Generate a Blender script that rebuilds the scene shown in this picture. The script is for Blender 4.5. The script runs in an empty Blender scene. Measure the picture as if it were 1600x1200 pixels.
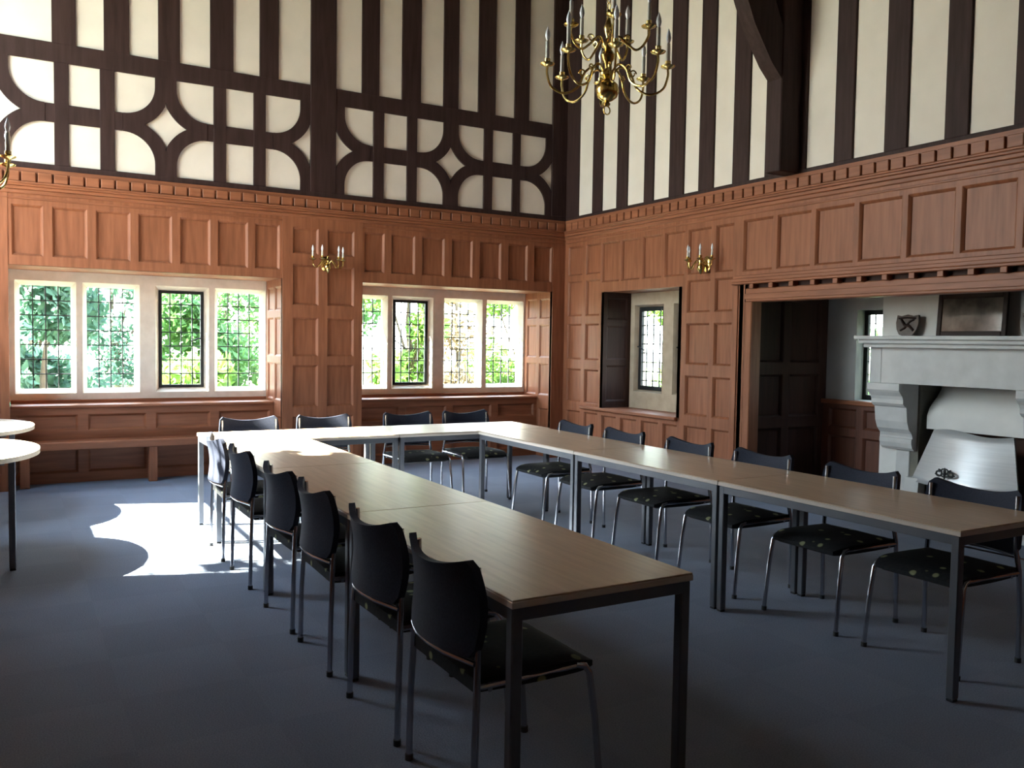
import bpy, math, random
from mathutils import Vector, Matrix
R = math.radians
S = bpy.context.scene
col = S.collection
random.seed(7)

# ------------------------------------------------------------------ materials
def mat(name, c1, c2=None, rough=.5, metal=0., spec=.5, scale=(1, 1, 1), nscale=8., detail=4., bump=0., lo=.3, hi=.7, wave=None):
    m = bpy.data.materials.new(name); m.use_nodes = True
    nt = m.node_tree; b = nt.nodes['Principled BSDF']
    b.inputs['Roughness'].default_value = rough; b.inputs['Metallic'].default_value = metal
    b.inputs['Specular IOR Level'].default_value = spec
    b.inputs['Base Color'].default_value = (*c1, 1)
    if c2 is not None:
        tc = nt.nodes.new('ShaderNodeTexCoord'); mp = nt.nodes.new('ShaderNodeMapping')
        mp.inputs['Scale'].default_value = scale
        nt.links.new(tc.outputs['Object'], mp.inputs['Vector'])
        n = nt.nodes.new('ShaderNodeTexNoise'); n.inputs['Scale'].default_value = nscale; n.inputs['Detail'].default_value = detail
        nt.links.new(mp.outputs['Vector'], n.inputs['Vector'])
        r = nt.nodes.new('ShaderNodeValToRGB')
        r.color_ramp.elements[0].position = lo; r.color_ramp.elements[0].color = (*c1, 1)
        r.color_ramp.elements[1].position = hi; r.color_ramp.elements[1].color = (*c2, 1)
        nt.links.new(n.outputs['Fac'], r.inputs['Fac']); nt.links.new(r.outputs['Color'], b.inputs['Base Color'])
        if bump:
            bp = nt.nodes.new('ShaderNodeBump'); bp.inputs['Strength'].default_value = bump; bp.inputs['Distance'].default_value = .01
            nt.links.new(n.outputs['Fac'], bp.inputs['Height']); nt.links.new(bp.outputs['Normal'], b.inputs['Normal'])
    return m

M = {}
M['oak'] = mat('oak_panelling', (.205, .073, .035), (.31, .116, .058), rough=.46, spec=.28, scale=(9, 9, .8), nscale=3, bump=.06)
M['oakh'] = mat('oak_rail', (.205, .073, .035), (.31, .116, .058), rough=.46, spec=.28, scale=(.8, .8, 9), nscale=3, bump=.06)
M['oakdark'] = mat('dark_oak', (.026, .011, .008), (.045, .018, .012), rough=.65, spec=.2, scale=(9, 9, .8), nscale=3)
M['timber'] = mat('black_stained_timber', (.026, .013, .012), (.046, .024, .022), rough=.65, spec=.2, scale=(6, 6, .6), nscale=4, bump=.15)
M['plaster'] = mat('cream_plaster', (.69, .625, .555), (.76, .69, .62), rough=.9, spec=.2, nscale=3, bump=.03)
M['plasterw'] = mat('white_plaster', (.70, .69, .66), (.78, .77, .74), rough=.9, spec=.2, nscale=4, bump=.03)
M['winstone'] = mat('window_stone', (.67, .61, .52), (.76, .70, .61), rough=.85, spec=.2, nscale=12, bump=.05)
M['shadestone'] = mat('shaded_window_stone', (.40, .32, .23), (.48, .39, .29), rough=.9, spec=.2, nscale=9, bump=.05)  # window stone toned darker, with the shade put into its colour
M['firestone'] = mat('pale_carved_stone', (.52, .52, .51), (.63, .63, .62), rough=.8, spec=.25, nscale=5, bump=.05)
M['ceil'] = mat('ceiling_boards', (.06, .035, .025), (.10, .06, .04), rough=.7, scale=(8, .7, 8), nscale=3)
M['topwood'] = mat('table_laminate', (.43, .30, .20), (.57, .42, .29), rough=.33, spec=.45, scale=(1.2, 14, 14), nscale=3, lo=.25, hi=.75)
M['topedge'] = mat('table_edging', (.54, .46, .39), (.60, .52, .44), rough=.5, nscale=5)
M['birch'] = mat('pale_laminate', (.62, .50, .36), (.70, .58, .43), rough=.4, scale=(1, 12, 12), nscale=3)
M['leg'] = mat('grey_steel', (.11, .115, .13), (.145, .15, .165), rough=.4, metal=.5, nscale=4)
M['chrome'] = mat('chrome', (.42, .43, .47), (.50, .51, .55), rough=.2, metal=1., nscale=3)
M['shell'] = mat('navy_fabric', (.016, .019, .034), (.026, .030, .050), rough=.75, spec=.3, nscale=120, bump=.1)
M['rubber'] = mat('black_rubber', (.012, .012, .013), (.02, .02, .02), rough=.6, nscale=5)
M['brass'] = mat('polished_brass', (.56, .40, .13), (.70, .52, .20), rough=.2, metal=1., nscale=5)
M['candle'] = mat('ivory_candle', (.62, .60, .54), (.70, .68, .62), rough=.5, nscale=6)
M['bulb'] = mat('frosted_bulb', (.82, .84, .90), (.88, .90, .95), rough=.2, nscale=6)
M['iron'] = mat('black_iron', (.012, .013, .014), (.02, .021, .022), rough=.5, metal=.3, nscale=10)
M['lead'] = mat('lead_came', (.05, .055, .06), (.08, .085, .09), rough=.6, metal=.4, nscale=10)
M['steel'] = mat('brushed_steel', (.66, .67, .68), (.74, .75, .76), rough=.42, metal=.55, scale=(1, 1, 25), nscale=3)
M['dframe'] = mat('dark_picture_frame', (.020, .010, .008), (.035, .018, .013), rough=.6, spec=.25, scale=(6, 1, 6), nscale=4)
M['print'] = mat('faded_print', (.05, .04, .035), (.20, .17, .14), rough=.08, spec=.8, nscale=5, detail=6)
M['plaque'] = mat('carved_plaque', (.05, .028, .02), (.10, .06, .04), rough=.4, nscale=14)
M['soot_shade'] = mat('sooty_shaded_plaster', (.10, .095, .08), (.22, .21, .17), rough=.95, nscale=3)  # sooty firebox cheeks; on the window reveal it stands in for shade
M['oakred'] = mat('red_brown_oak', (.085, .026, .013), (.13, .042, .022), rough=.5, scale=(9, 9, .8), nscale=3)
M['bark'] = mat('bark', (.06, .045, .03), (.12, .09, .06), rough=.9, nscale=6)
M['lawn'] = mat('lawn', (.13, .145, .085), (.20, .20, .14), rough=.95, spec=.1, nscale=2)
M['gravel'] = mat('gravel', (.16, .15, .14), (.3, .29, .27), rough=.95, nscale=20)
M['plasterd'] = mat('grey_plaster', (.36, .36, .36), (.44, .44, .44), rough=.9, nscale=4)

def leafmat(name, c1, c2):
    m = mat(name, c1, c2, rough=.55, spec=.25, nscale=1.3, detail=3)
    nt = m.node_tree; b = nt.nodes['Principled BSDF']; out = nt.nodes['Material Output']
    tr = nt.nodes.new('ShaderNodeBsdfTranslucent'); mx = nt.nodes.new('ShaderNodeMixShader'); mx.inputs[0].default_value = .4
    ramp = [n for n in nt.nodes if n.type == 'VALTORGB'][0]
    nt.links.new(ramp.outputs['Color'], tr.inputs['Color'])
    nt.links.new(b.outputs[0], mx.inputs[1]); nt.links.new(tr.outputs[0], mx.inputs[2]); nt.links.new(mx.outputs[0], out.inputs[0])
    return m
M['leafA'] = leafmat('leaf_bright', (.10, .20, .03), (.22, .36, .07))
M['leafB'] = leafmat('leaf_mid', (.05, .13, .035), (.11, .23, .06))
M['leafC'] = leafmat('leaf_blue', (.04, .10, .06), (.09, .17, .11))
M['leafD'] = leafmat('leaf_copper', (.16, .11, .05), (.26, .18, .09))

def glassmat():
    m = bpy.data.materials.new('window_glass'); m.use_nodes = True; nt = m.node_tree; nt.nodes.clear()
    out = nt.nodes.new('ShaderNodeOutputMaterial'); t = nt.nodes.new('ShaderNodeBsdfTransparent'); g = nt.nodes.new('ShaderNodeBsdfGlossy')
    n = nt.nodes.new('ShaderNodeTexNoise'); n.inputs['Scale'].default_value = 9
    r = nt.nodes.new('ShaderNodeValToRGB'); r.color_ramp.elements[0].color = (.86, .91, .88, 1); r.color_ramp.elements[1].color = (.96, .98, .97, 1)
    nt.links.new(n.outputs['Fac'], r.inputs['Fac']); nt.links.new(r.outputs['Color'], t.inputs['Color'])
    g.inputs['Roughness'].default_value = .03
    mx = nt.nodes.new('ShaderNodeMixShader'); mx.inputs[0].default_value = .05
    nt.links.new(t.outputs[0], mx.inputs[1]); nt.links.new(g.outputs[0], mx.inputs[2]); nt.links.new(mx.outputs[0], out.inputs[0])
    return m
M['glass'] = glassmat()

def carpetmat():
    m = mat('carpet_tiles', (.165, .186, .240), (.245, .270, .335), rough=.95, spec=.12, nscale=160, detail=3, bump=.35)
    nt = m.node_tree; b = nt.nodes['Principled BSDF']; ramp = [n for n in nt.nodes if n.type == 'VALTORGB'][0]
    tc = [n for n in nt.nodes if n.type == 'TEX_COORD'][0]
    ch = nt.nodes.new('ShaderNodeTexChecker'); ch.inputs['Scale'].default_value = 2.0
    ch.inputs['Color1'].default_value = (1.02, 1.02, 1.02, 1); ch.inputs['Color2'].default_value = (.965, .965, .965, 1)
    n2 = nt.nodes.new('ShaderNodeTexNoise'); n2.inputs['Scale'].default_value = 1.7; n2.inputs['Detail'].default_value = 3
    mp = nt.nodes.new('ShaderNodeMapping'); mp.inputs['Location'].default_value = (.13, .21, .3)
    nt.links.new(tc.outputs['Object'], mp.inputs[0]); nt.links.new(mp.outputs[0], ch.inputs['Vector']); nt.links.new(tc.outputs['Object'], n2.inputs['Vector'])
    mu = nt.nodes.new('ShaderNodeMix'); mu.data_type = 'RGBA'; mu.blend_type = 'MULTIPLY'; mu.inputs[0].default_value = 1
    nt.links.new(ramp.outputs['Color'], mu.inputs[6]); nt.links.new(ch.outputs['Color'], mu.inputs[7])
    r2 = nt.nodes.new('ShaderNodeValToRGB'); r2.color_ramp.elements[0].color = (.88, .88, .88, 1); r2.color_ramp.elements[1].color = (1.1, 1.1, 1.1, 1)
    nt.links.new(n2.outputs['Fac'], r2.inputs['Fac'])
    m2 = nt.nodes.new('ShaderNodeMix'); m2.data_type = 'RGBA'; m2.blend_type = 'MULTIPLY'; m2.inputs[0].default_value = 1
    nt.links.new(mu.outputs[2], m2.inputs[6]); nt.links.new(r2.outputs['Color'], m2.inputs[7]); nt.links.new(m2.outputs[2], b.inputs['Base Color'])
    return m
M['carpet'] = carpetmat()

def seatmat():
    m = mat('spotted_seat_fabric', (.010, .010, .012), (.018, .018, .018), rough=.85, spec=.2, nscale=60)
    nt = m.node_tree; b = nt.nodes['Principled BSDF']; ramp = [n for n in nt.nodes if n.type == 'VALTORGB'][0]
    tc = [n for n in nt.nodes if n.type == 'TEX_COORD'][0]
    v = nt.nodes.new('ShaderNodeTexVoronoi'); v.inputs['Scale'].default_value = 15
    nt.links.new(tc.outputs['Object'], v.inputs['Vector'])
    r = nt.nodes.new('ShaderNodeValToRGB'); r.color_ramp.elements[0].position = .22; r.color_ramp.elements[0].color = (1, 1, 1, 1)
    r.color_ramp.elements[1].position = .30; r.color_ramp.elements[1].color = (0, 0, 0, 1)
    nt.links.new(v.outputs['Distance'], r.inputs['Fac'])
    sep = nt.nodes.new('ShaderNodeSeparateColor'); nt.links.new(v.outputs['Color'], sep.inputs[0])
    gt = nt.nodes.new('ShaderNodeMath'); gt.operation = 'GREATER_THAN'; gt.inputs[1].default_value = .5
    nt.links.new(sep.outputs[0], gt.inputs[0])
    mul = nt.nodes.new('ShaderNodeMath'); mul.operation = 'MULTIPLY'
    nt.links.new(r.outputs['Color'], mul.inputs[0]); nt.links.new(gt.outputs[0], mul.inputs[1])
    mx = nt.nodes.new('ShaderNodeMix'); mx.data_type = 'RGBA'
    nt.links.new(mul.outputs[0], mx.inputs[0]); nt.links.new(ramp.outputs['Color'], mx.inputs[6]); mx.inputs[7].default_value = (.24, .25, .13, 1)
    nt.links.new(mx.outputs[2], b.inputs['Base Color'])
    return m
M['seat'] = seatmat()

# ------------------------------------------------------------------ mesh helpers
class MB:
    def __init__(s): s.v = []; s.f = []
    def quad(s, *p):
        n = len(s.v); s.v += [tuple(q) for q in p]; s.f.append(tuple(range(n, n + len(p))))
    def box(s, x0, x1, y0, y1, z0, z1, c=0.):
        if x0 > x1: x0, x1 = x1, x0
        if y0 > y1: y0, y1 = y1, y0
        if z0 > z1: z0, z1 = z1, z0
        c = min(c, (x1 - x0) * .45, (y1 - y0) * .45, (z1 - z0) * .45)
        if c <= 0:
            n = len(s.v); s.v += [(x, y, z) for x in (x0, x1) for y in (y0, y1) for z in (z0, z1)]
            for f in ((0, 1, 3, 2), (4, 6, 7, 5), (0, 4, 5, 1), (2, 3, 7, 6), (0, 2, 6, 4), (1, 5, 7, 3)): s.f.append(tuple(n + i for i in f))
            return
        n = len(s.v); idx = {}
        xs, ys, zs = (x0, x1), (y0, y1), (z0, z1)
        for i in (0, 1):
            for j in (0, 1):
                for k in (0, 1):
                    sx, sy, sz = (c, -c)[i], (c, -c)[j], (c, -c)[k]
                    for a, d in (('x', (0, sy, sz)), ('y', (sx, 0, sz)), ('z', (sx, sy, 0))):
                        idx[i, j, k, a] = len(s.v); s.v.append((xs[i] + d[0], ys[j] + d[1], zs[k] + d[2]))
        g = lambda i, j, k, a: idx[i, j, k, a]
        for i in (0, 1):
            q = [g(i, 0, 0, 'x'), g(i, 0, 1, 'x'), g(i, 1, 1, 'x'), g(i, 1, 0, 'x')]; s.f.append(tuple(q if i == 0 else q[::-1]))
            q = [g(0, i, 0, 'y'), g(1, i, 0, 'y'), g(1, i, 1, 'y'), g(0, i, 1, 'y')]; s.f.append(tuple(q if i == 0 else q[::-1]))
            q = [g(0, 0, i, 'z'), g(0, 1, i, 'z'), g(1, 1, i, 'z'), g(1, 0, i, 'z')]; s.f.append(tuple(q if i == 0 else q[::-1]))
        for i in (0, 1):
            for j in (0, 1):
                s.f.append((g(i, j, 0, 'x'), g(i, j, 1, 'x'), g(i, j, 1, 'y'), g(i, j, 0, 'y')))
                s.f.append((g(i, 0, j, 'x'), g(i, 1, j, 'x'), g(i, 1, j, 'z'), g(i, 0, j, 'z')))
                s.f.append((g(0, i, j, 'y'), g(1, i, j, 'y'), g(1, i, j, 'z'), g(0, i, j, 'z')))
                for k in (0, 1): s.f.append((g(i, j, k, 'x'), g(i, j, k, 'y'), g(i, j, k, 'z')))
    def prism(s, poly, a0, a1, axis):
        """poly of 2-D points extruded along axis ('x': (y,z), 'y': (x,z), 'z': (x,y))"""
        def P(p, a): return {'x': (a, p[0], p[1]), 'y': (p[0], a, p[1]), 'z': (p[0], p[1], a)}[axis]
        n = len(s.v); k = len(poly)
        s.v += [P(p, a0) for p in poly] + [P(p, a1) for p in poly]
        s.f.append(tuple(range(n, n + k))); s.f.append(tuple(range(n + 2 * k - 1, n + k - 1, -1)))
        for i in range(k):
            j = (i + 1) % k; s.f.append((n + i, n + j, n + k + j, n + k + i))
    def tube(s, path, r, seg=10, caps=True):
        path = [Vector(p) for p in path]; rs = r if isinstance(r, (list, tuple)) else [r] * len(path)
        n0 = len(s.v); prev = None
        for i, p in enumerate(path):
            t = (path[min(i + 1, len(path) - 1)] - path[max(i - 1, 0)]).normalized()
            if prev is None:
                u = t.orthogonal().normalized()
            else:
                u = (prev - t * prev.dot(t))
                u = u.normalized() if u.length > 1e-6 else t.orthogonal().normalized()
            prev = u; w = t.cross(u)
            for k in range(seg):
                a = 2 * math.pi * k / seg; s.v.append(tuple(p + (u * math.cos(a) + w * math.sin(a)) * rs[i]))
        for i in range(len(path) - 1):
            for k in range(seg):
                a = n0 + i * seg + k; b = n0 + i * seg + (k + 1) % seg; s.f.append((a, b, b + seg, a + seg))
        if caps:
            s.f.append(tuple(n0 + k for k in range(seg))[::-1]); e = n0 + (len(path) - 1) * seg; s.f.append(tuple(e + k for k in range(seg)))
    def lathe(s, prof, cx=0, cy=0, cz=0, seg=20):
        n0 = len(s.v)
        for r, z in prof:
            for k in range(seg):
                a = 2 * math.pi * k / seg; s.v.append((cx + max(r, .0005) * math.cos(a), cy + max(r, .0005) * math.sin(a), cz + z))
        for i in range(len(prof) - 1):
            for k in range(seg):
                a = n0 + i * seg + k; b = n0 + i * seg + (k + 1) % seg; s.f.append((a, b, b + seg, a + seg))
        s.f.append(tuple(n0 + k for k in range(seg))[::-1]); e = n0 + (len(prof) - 1) * seg; s.f.append(tuple(e + k for k in range(seg)))
    def build(s, name, m, parent=None, smooth=False, fix=True):
        me = bpy.data.meshes.new(name); me.from_pydata(s.v, [], s.f)
        if fix:
            import bmesh
            b = bmesh.new(); b.from_mesh(me); bmesh.ops.recalc_face_normals(b, faces=b.faces); b.to_mesh(me); b.free()
        me.materials.append(m)
        if smooth:
            me.polygons.foreach_set('use_smooth', [True] * len(me.polygons))
            try: me.set_sharp_from_angle(angle=R(40))
            except Exception: pass
        o = bpy.data.objects.new(name, me); col.objects.link(o)
        if parent is not None: o.parent = parent
        return o

def tag(o, label=None, cat=None, group=None, kind=None):
    if label: o['label'] = label
    if cat: o['category'] = cat
    if group: o['group'] = group
    if kind: o['kind'] = kind
    return o
def empty(name, loc=(0, 0, 0), rz=0, label=None, cat=None, group=None, kind=None):
    o = bpy.data.objects.new(name, None); col.objects.link(o); o.location = loc; o.rotation_euler = (0, 0, rz)
    o.empty_display_size = .1
    return tag(o, label, cat, group, kind)
def copy_tree(o, parent=None):
    c = o.copy(); col.objects.link(c)
    if parent is not None: c.parent = parent
    for ch in list(o.children): copy_tree(ch, c)
    return c
def one(name, m, fn, parent=None, smooth=False):
    b = MB(); fn(b); return b.build(name, m, parent, smooth)

# wall-plane mapping: u along wall, d = depth behind the face (positive goes away from the room)
YB, XW, XL, YF, ZC = 9.388, 6.168, -1.0, -3.2, 6.6
def back(u, d, z): return (u, YB + d, z)
def right(u, d, z): return (XW + d, u, z)
def left(u, d, z): return (XL - d, u, z)
def sidein(u, d, z): return (u, 6.22 + d, z)

def panelling(name, P, bounds, panels=(), holes=(), m=None, parent=None, dep=.028, ch=.022, d0=0.):
    """frame and panel woodwork: everything inside bounds that is no panel or hole is frame"""
    b = MB(); u0, u1, z0, z1 = bounds
    us = sorted({u0, u1, *[x for r in (*panels, *holes) for x in r[:2] if u0 < x < u1]})
    zs = sorted({z0, z1, *[x for r in (*panels, *holes) for x in r[2:] if z0 < x < z1]})
    for i in range(len(us) - 1):
        for j in range(len(zs) - 1):
            cu, cz = (us[i] + us[i + 1]) / 2, (zs[j] + zs[j + 1]) / 2
            if any(r[0] < cu < r[1] and r[2] < cz < r[3] for r in (*panels, *holes)): continue
            b.quad(P(us[i], d0, zs[j]), P(us[i + 1], d0, zs[j]), P(us[i + 1], d0, zs[j + 1]), P(us[i], d0, zs[j + 1]))
    for a, c, e, g in ((u0, z0, u1, z0), (u1, z0, u1, z1), (u1, z1, u0, z1), (u0, z1, u0, z0)):
        b.quad(P(a, d0, c), P(e, d0, g), P(e, d0 + .05, g), P(a, d0 + .05, c))
    for a0, a1, c0, c1 in panels:
        o = [(a0, c0), (a1, c0), (a1, c1), (a0, c1)]
        # moulded edge: small step down, bead, then the panel bed
        rings = [(0, 0), (ch * .35, dep * .22), (ch * .9, dep * .75), (ch, dep)]
        pr = None
        for ins, d in rings:
            r = [(a0 + ins, c0 + ins), (a1 - ins, c0 + ins), (a1 - ins, c1 - ins), (a0 + ins, c1 - ins)]
            cur = [P(p[0], d0 + d, p[1]) for p in r]
            if pr:
                for k in range(4): b.quad(pr[k], pr[(k + 1) % 4], cur[(k + 1) % 4], cur[k])
            pr = cur
        b.quad(*pr)
    return b.build(name, m or M['oak'], parent, fix=False)

def pbox(b, P, u0, u1, d0, d1, z0, z1, c=0.):
    p = P(u0, d0, z0); q = P(u1, d1, z1); b.box(p[0], q[0], p[1], q[1], p[2], q[2], c)

# ------------------------------------------------------------------ setting
o = one('floor', M['carpet'], lambda b: b.quad((-2.2, YF - .2, 0), (8.2, YF - .2, 0), (8.2, 10.3, 0), (-2.2, 10.3, 0))); tag(o, kind='structure')
def _c(b):
    b.box(-2.2, 8.2, YF - .2, 10.4, ZC, ZC + .1)
o = one('ceiling', M['ceil'], _c); tag(o, kind='structure')

# --- back wall
wb = one('wall_back', M['plaster'], lambda b: b.quad((XL - .3, YB + .018, 2.9), (XW + .4, YB + .018, 2.9), (XW + .4, YB + .018, ZC), (XL - .3, YB + .018, ZC)))
tag(wb, kind='structure')
T0, T1 = YB - .004, YB + .03
TC = [0]
def tim(name, x0, x1, z0, z1, parent=wb, y0=T0):
    TC[0] += 1; y0 += {'timber_rail': .002, 'sill_beam': -.003}.get(name, 0) + .0002 * (TC[0] % 5)
    return one(name, M['timber'], lambda b: b.box(x0, x1, y0, T1, z0, z1, .004), parent)
tim('sill_beam', XL, XW, 3.035, 3.092)
POSTS = [(-.41, -.12), (2.832, 3.118), (5.945, XW)]
for a, c in POSTS: tim('timber_post', a, c, 3.09, ZC, y0=T0 - .006)
for a, c in ((-.12, 2.832), (3.118, 5.945), (XL, -.41)): tim('timber_rail', a, c, 4.057, 4.236)
for a, c in ((.348, .553), (.795, 1.022), (1.287, 1.491), (1.784, 2.015), (2.285, 2.485), (3.414, 3.622), (3.895, 4.133), (4.42, 4.617), (4.882, 5.118), (5.387, 5.597), (-.75, -.6)):
    tim('timber_stud', a, c, 4.23, ZC)
MODS = [(-.12, 1.356, [(-.01, .363), (.487, .757), (.889, 1.256)]), (1.356, 2.832, [(1.458, 1.817), (1.942, 2.222), (2.35, 2.722)]),
        (3.118, 4.53, [(3.217, 3.555), (3.682, 3.965), (4.09, 4.428)]), (4.53, 5.945, [(4.622, 4.968), (5.09, 5.37), (5.482, 5.852)])]
for m0, m1, pn in MODS:
    zt, zm1, zm0, zb = 4.06, 3.668, 3.495, 3.09
    tim('timber_stud', pn[0][1], pn[1][0], zb, zt); tim('timber_stud', pn[1][1], pn[2][0], zb, zt)
    ri, ro = .295, .43
    cl, cr = pn[0][0] + ri, pn[2][1] - ri
    tim('timber_rail', cl, cr, zm0, zm1)
    for cx, sg, edge in ((cl, -1, m0), (cr, 1, m1)):
        for cz, sz in ((zm1 + ri, -1), (zm0 - ri, 1)):
            inn = []; out = []
            for k in range(15):
                a = R(90 * k / 14)
                inn.append((cx + sg * ri * math.cos(a), cz + sz * ri * math.sin(a)))
                ox = cx + sg * ro * math.cos(a)
                ox = max(ox, edge) if sg < 0 else min(ox, edge)
                out.append((ox, cz + sz * ro * math.sin(a)))
            zend = zt if sz < 0 else zb
            inn = [(cx + sg * ri, zend)] + inn; out = [(out[0][0], zend)] + out
            b = MB()
            for k in range(len(inn) - 1):
                b.prism([inn[k], inn[k + 1], out[k + 1], out[k]], T0 - .0015 - (.0008 if sz < 0 else 0) - (.0004 if sg < 0 else 0), T1, 'y')
            b.build('curved_brace', M['timber'], wb)

def fr(us, z0, z1): return [(a, c, z0, z1) for a, c in us]
W1U = [(-.037, .262), (.338, .638), (.713, 1.022), (1.096, 1.41), (1.487, 1.785), (1.857, 2.165), (2.237, 2.5)]
W2U = [(3.46, 3.70), (3.783, 4.08), (4.168, 4.46), (4.552, 4.835), (4.928, 5.23), (5.329, 5.61), (5.704, 5.97)]
W1O, W2O = (-.03, 2.528), (3.435, 5.982)
ZS, ZH = .775, 2.132
panelling('wood_panelling', back, (-.03, 2.528, ZH, 2.90), fr(W1U[1:], 2.22, 2.70) + [(.0, .262, 2.22, 2.70)], parent=wb)
rows = [(2.405, 2.69), (1.848, 2.29), (1.288, 1.715), (.732, 1.195), (.16, .63)]
panelling('wood_panelling', back, (2.528, 3.435, 0, 2.90), [(a, c, z0, z1) for a, c in ((2.64, 2.925), (3.026, 3.335)) for z0, z1 in rows], parent=wb, d0=-.012)
panelling('wood_panelling', back, (3.435, 5.982, ZH, 2.90), fr(W2U, 2.245, 2.70), parent=wb)
panelling('wood_panelling', back, (5.982, XW, 0, 2.90), parent=wb, d0=-.006)
panelling('wood_panelling', back, (XL, -.03, 0, 2.90), [(a, c, z0, z1) for a, c in ((-.9, -.52), (-.44, -.1)) for z0, z1 in rows], parent=wb, d0=-.006)
def cornice(P, u0, u1, pit, m=M['oakh']):
    b = MB()
    pbox(b, P, u0, u1, -.05, .06, 2.865, 2.89, .006); pbox(b, P, u0, u1, -.065, .06, 2.885, 2.905, .006)
    pbox(b, P, u0, u1, -.03, .06, 2.835, 2.868, .006); pbox(b, P, u0, u1, -.016, .06, 2.795, 2.837, .008); pbox(b, P, u0, u1, -.008, .06, 2.745, 2.765, .004); pbox(b, P, u0, u1, -.02, .06, 2.90, 3.036, 0)
    n = int(abs(u1 - u0) / pit)
    for i in range(n):
        a = u0 + (i + .08) * pit; pbox(b, P, a, a + pit * .87, -.05, -.01, 2.907, 2.998, .005)
    return b
tag(cornice(back, XL, XW, .1345).build('trim_1', M['oakh']), kind='structure')
tag(cornice(right, YF, YB, .1345).build('trim_2', M['oakh']), kind='structure')

# --- mullioned windows
def stone_window(idx, P, u0, u1, z0, z1, lights, zrows, face, glass, iron=(), cols=4, rowh=.145, sp=.045, handle=None, stone=None, iw=.032):
    """u0..z1 outer stone; lights = glass u-ranges; zrows = glass z-ranges; face/glass = depths behind the wall face"""
    root = empty(f'window_{idx}', kind='structure')
    back_d = glass + .1
    holes = [(a, c, e, g) for a, c in lights for e, g in zrows]
    b = MB()
    fh = [(a - sp, c + sp, e - sp, g + sp) for a, c, e, g in holes]
    us = sorted({u0, u1, *[x for h in fh for x in h[:2]]}); zs = sorted({z0, z1, *[x for h in fh for x in h[2:]]})
    for d in (face, back_d):
        for i in range(len(us) - 1):
            for j in range(len(zs) - 1):
                cu, cz = (us[i] + us[i + 1]) / 2, (zs[j] + zs[j + 1]) / 2
                if any(h[0] < cu < h[1] and h[2] < cz < h[3] for h in fh): continue
                b.quad(P(us[i], d, zs[j]), P(us[i + 1], d, zs[j]), P(us[i + 1], d, zs[j + 1]), P(us[i], d, zs[j + 1]))
    for h, f in zip(holes, fh):
        H = [(h[0], h[2]), (h[1], h[2]), (h[1], h[3]), (h[0], h[3])]; F = [(f[0], f[2]), (f[1], f[2]), (f[1], f[3]), (f[0], f[3])]
        for k in range(4):
            l = (k + 1) % 4
            b.quad(P(F[k][0], face, F[k][1]), P(F[l][0], face, F[l][1]), P(H[l][0], glass - .015, H[l][1]), P(H[k][0], glass - .015, H[k][1]))
            b.quad(P(H[k][0], glass - .015, H[k][1]), P(H[l][0], glass - .015, H[l][1]), P(H[l][0], glass + .02, H[l][1]), P(H[k][0], glass + .02, H[k][1]))
            b.quad(P(H[k][0], glass + .02, H[k][1]), P(H[l][0], glass + .02, H[l][1]), P(F[l][0], back_d, F[l][1]), P(F[k][0], back_d, F[k][1]))
    C = [(u0, z0), (u1, z0), (u1, z1), (u0, z1)]
    for k in range(4):
        l = (k + 1) % 4
        b.quad(P(C[k][0], face, C[k][1]), P(C[l][0], face, C[l][1]), P(C[l][0], back_d, C[l][1]), P(C[k][0], back_d, C[k][1]))
    b.build('stone_frame', stone or M['winstone'], root, fix=False)
    for n, h in enumerate(holes):
        w = h[1] - h[0]
        ir = (n // len(zrows)) in iron
        mg = .0
        pane = MB(); pbox(pane, P, h[0], h[1], glass, glass + .004, h[2], h[3]); po = pane.build('glass_pane', M['glass'], root)
        b = MB(); nc = cols; nr = max(2, round((h[3] - h[2]) / rowh))
        for k in range(1, nc): u = h[0] + w * k / nc; pbox(b, P, u - .0055, u + .0055, glass - .004, glass + .008, h[2], h[3])
        for k in range(1, nr): z = h[2] + (h[3] - h[2]) * k / nr; pbox(b, P, h[0], h[1], glass - .004, glass + .008, z - .0055, z + .0055)
        b.build('lead_lattice', M['lead'], po)
        if ir:
            b = MB(); t = iw
            for a, c, e, g in ((h[0], h[0] + t, h[2], h[3]), (h[1] - t, h[1], h[2], h[3]), (h[0] + t, h[1] - t, h[2], h[2] + t), (h[0] + t, h[1] - t, h[3] - t, h[3])):
                pbox(b, P, a, c, glass - .03, glass + .012, e, g, .004)
            io = b.build('iron_casement', M['iron'], root)
            b = MB(); um = h[1] - t / 2 if handle != 'left' else h[0] + t / 2; s = -1 if handle != 'left' else 1
            zc = (h[2] + h[3]) / 2
            b.tube([P(um, glass - .035, zc + .02), P(um, glass - .06, zc + .02), P(um + s * .05, glass - .065, zc + (.01 if s < 0 else -.01)), P(um + s * .12, glass - .06, zc - (.02 if s < 0 else .07))], .008, 8)
            b.build('casement_stay', M['iron'], io)
    return root

ZR = [(.925, 1.985)]
L1 = [(.065, .53), (.678, 1.139), (1.385, 1.851), (2.002, 2.474)]
w1 = stone_window(1, back, W1O[0], W1O[1], .80, ZH, L1, ZR, .672, .772, iron=(2,))
L2 = [(3.505, 3.97), (4.118, 4.583), (4.825, 5.29), (5.442, 5.914)]
w2 = stone_window(2, back, W2O[0], W2O[1], .80, ZH, L2, ZR, .672, .772, iron=(1,), handle='left')

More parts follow.
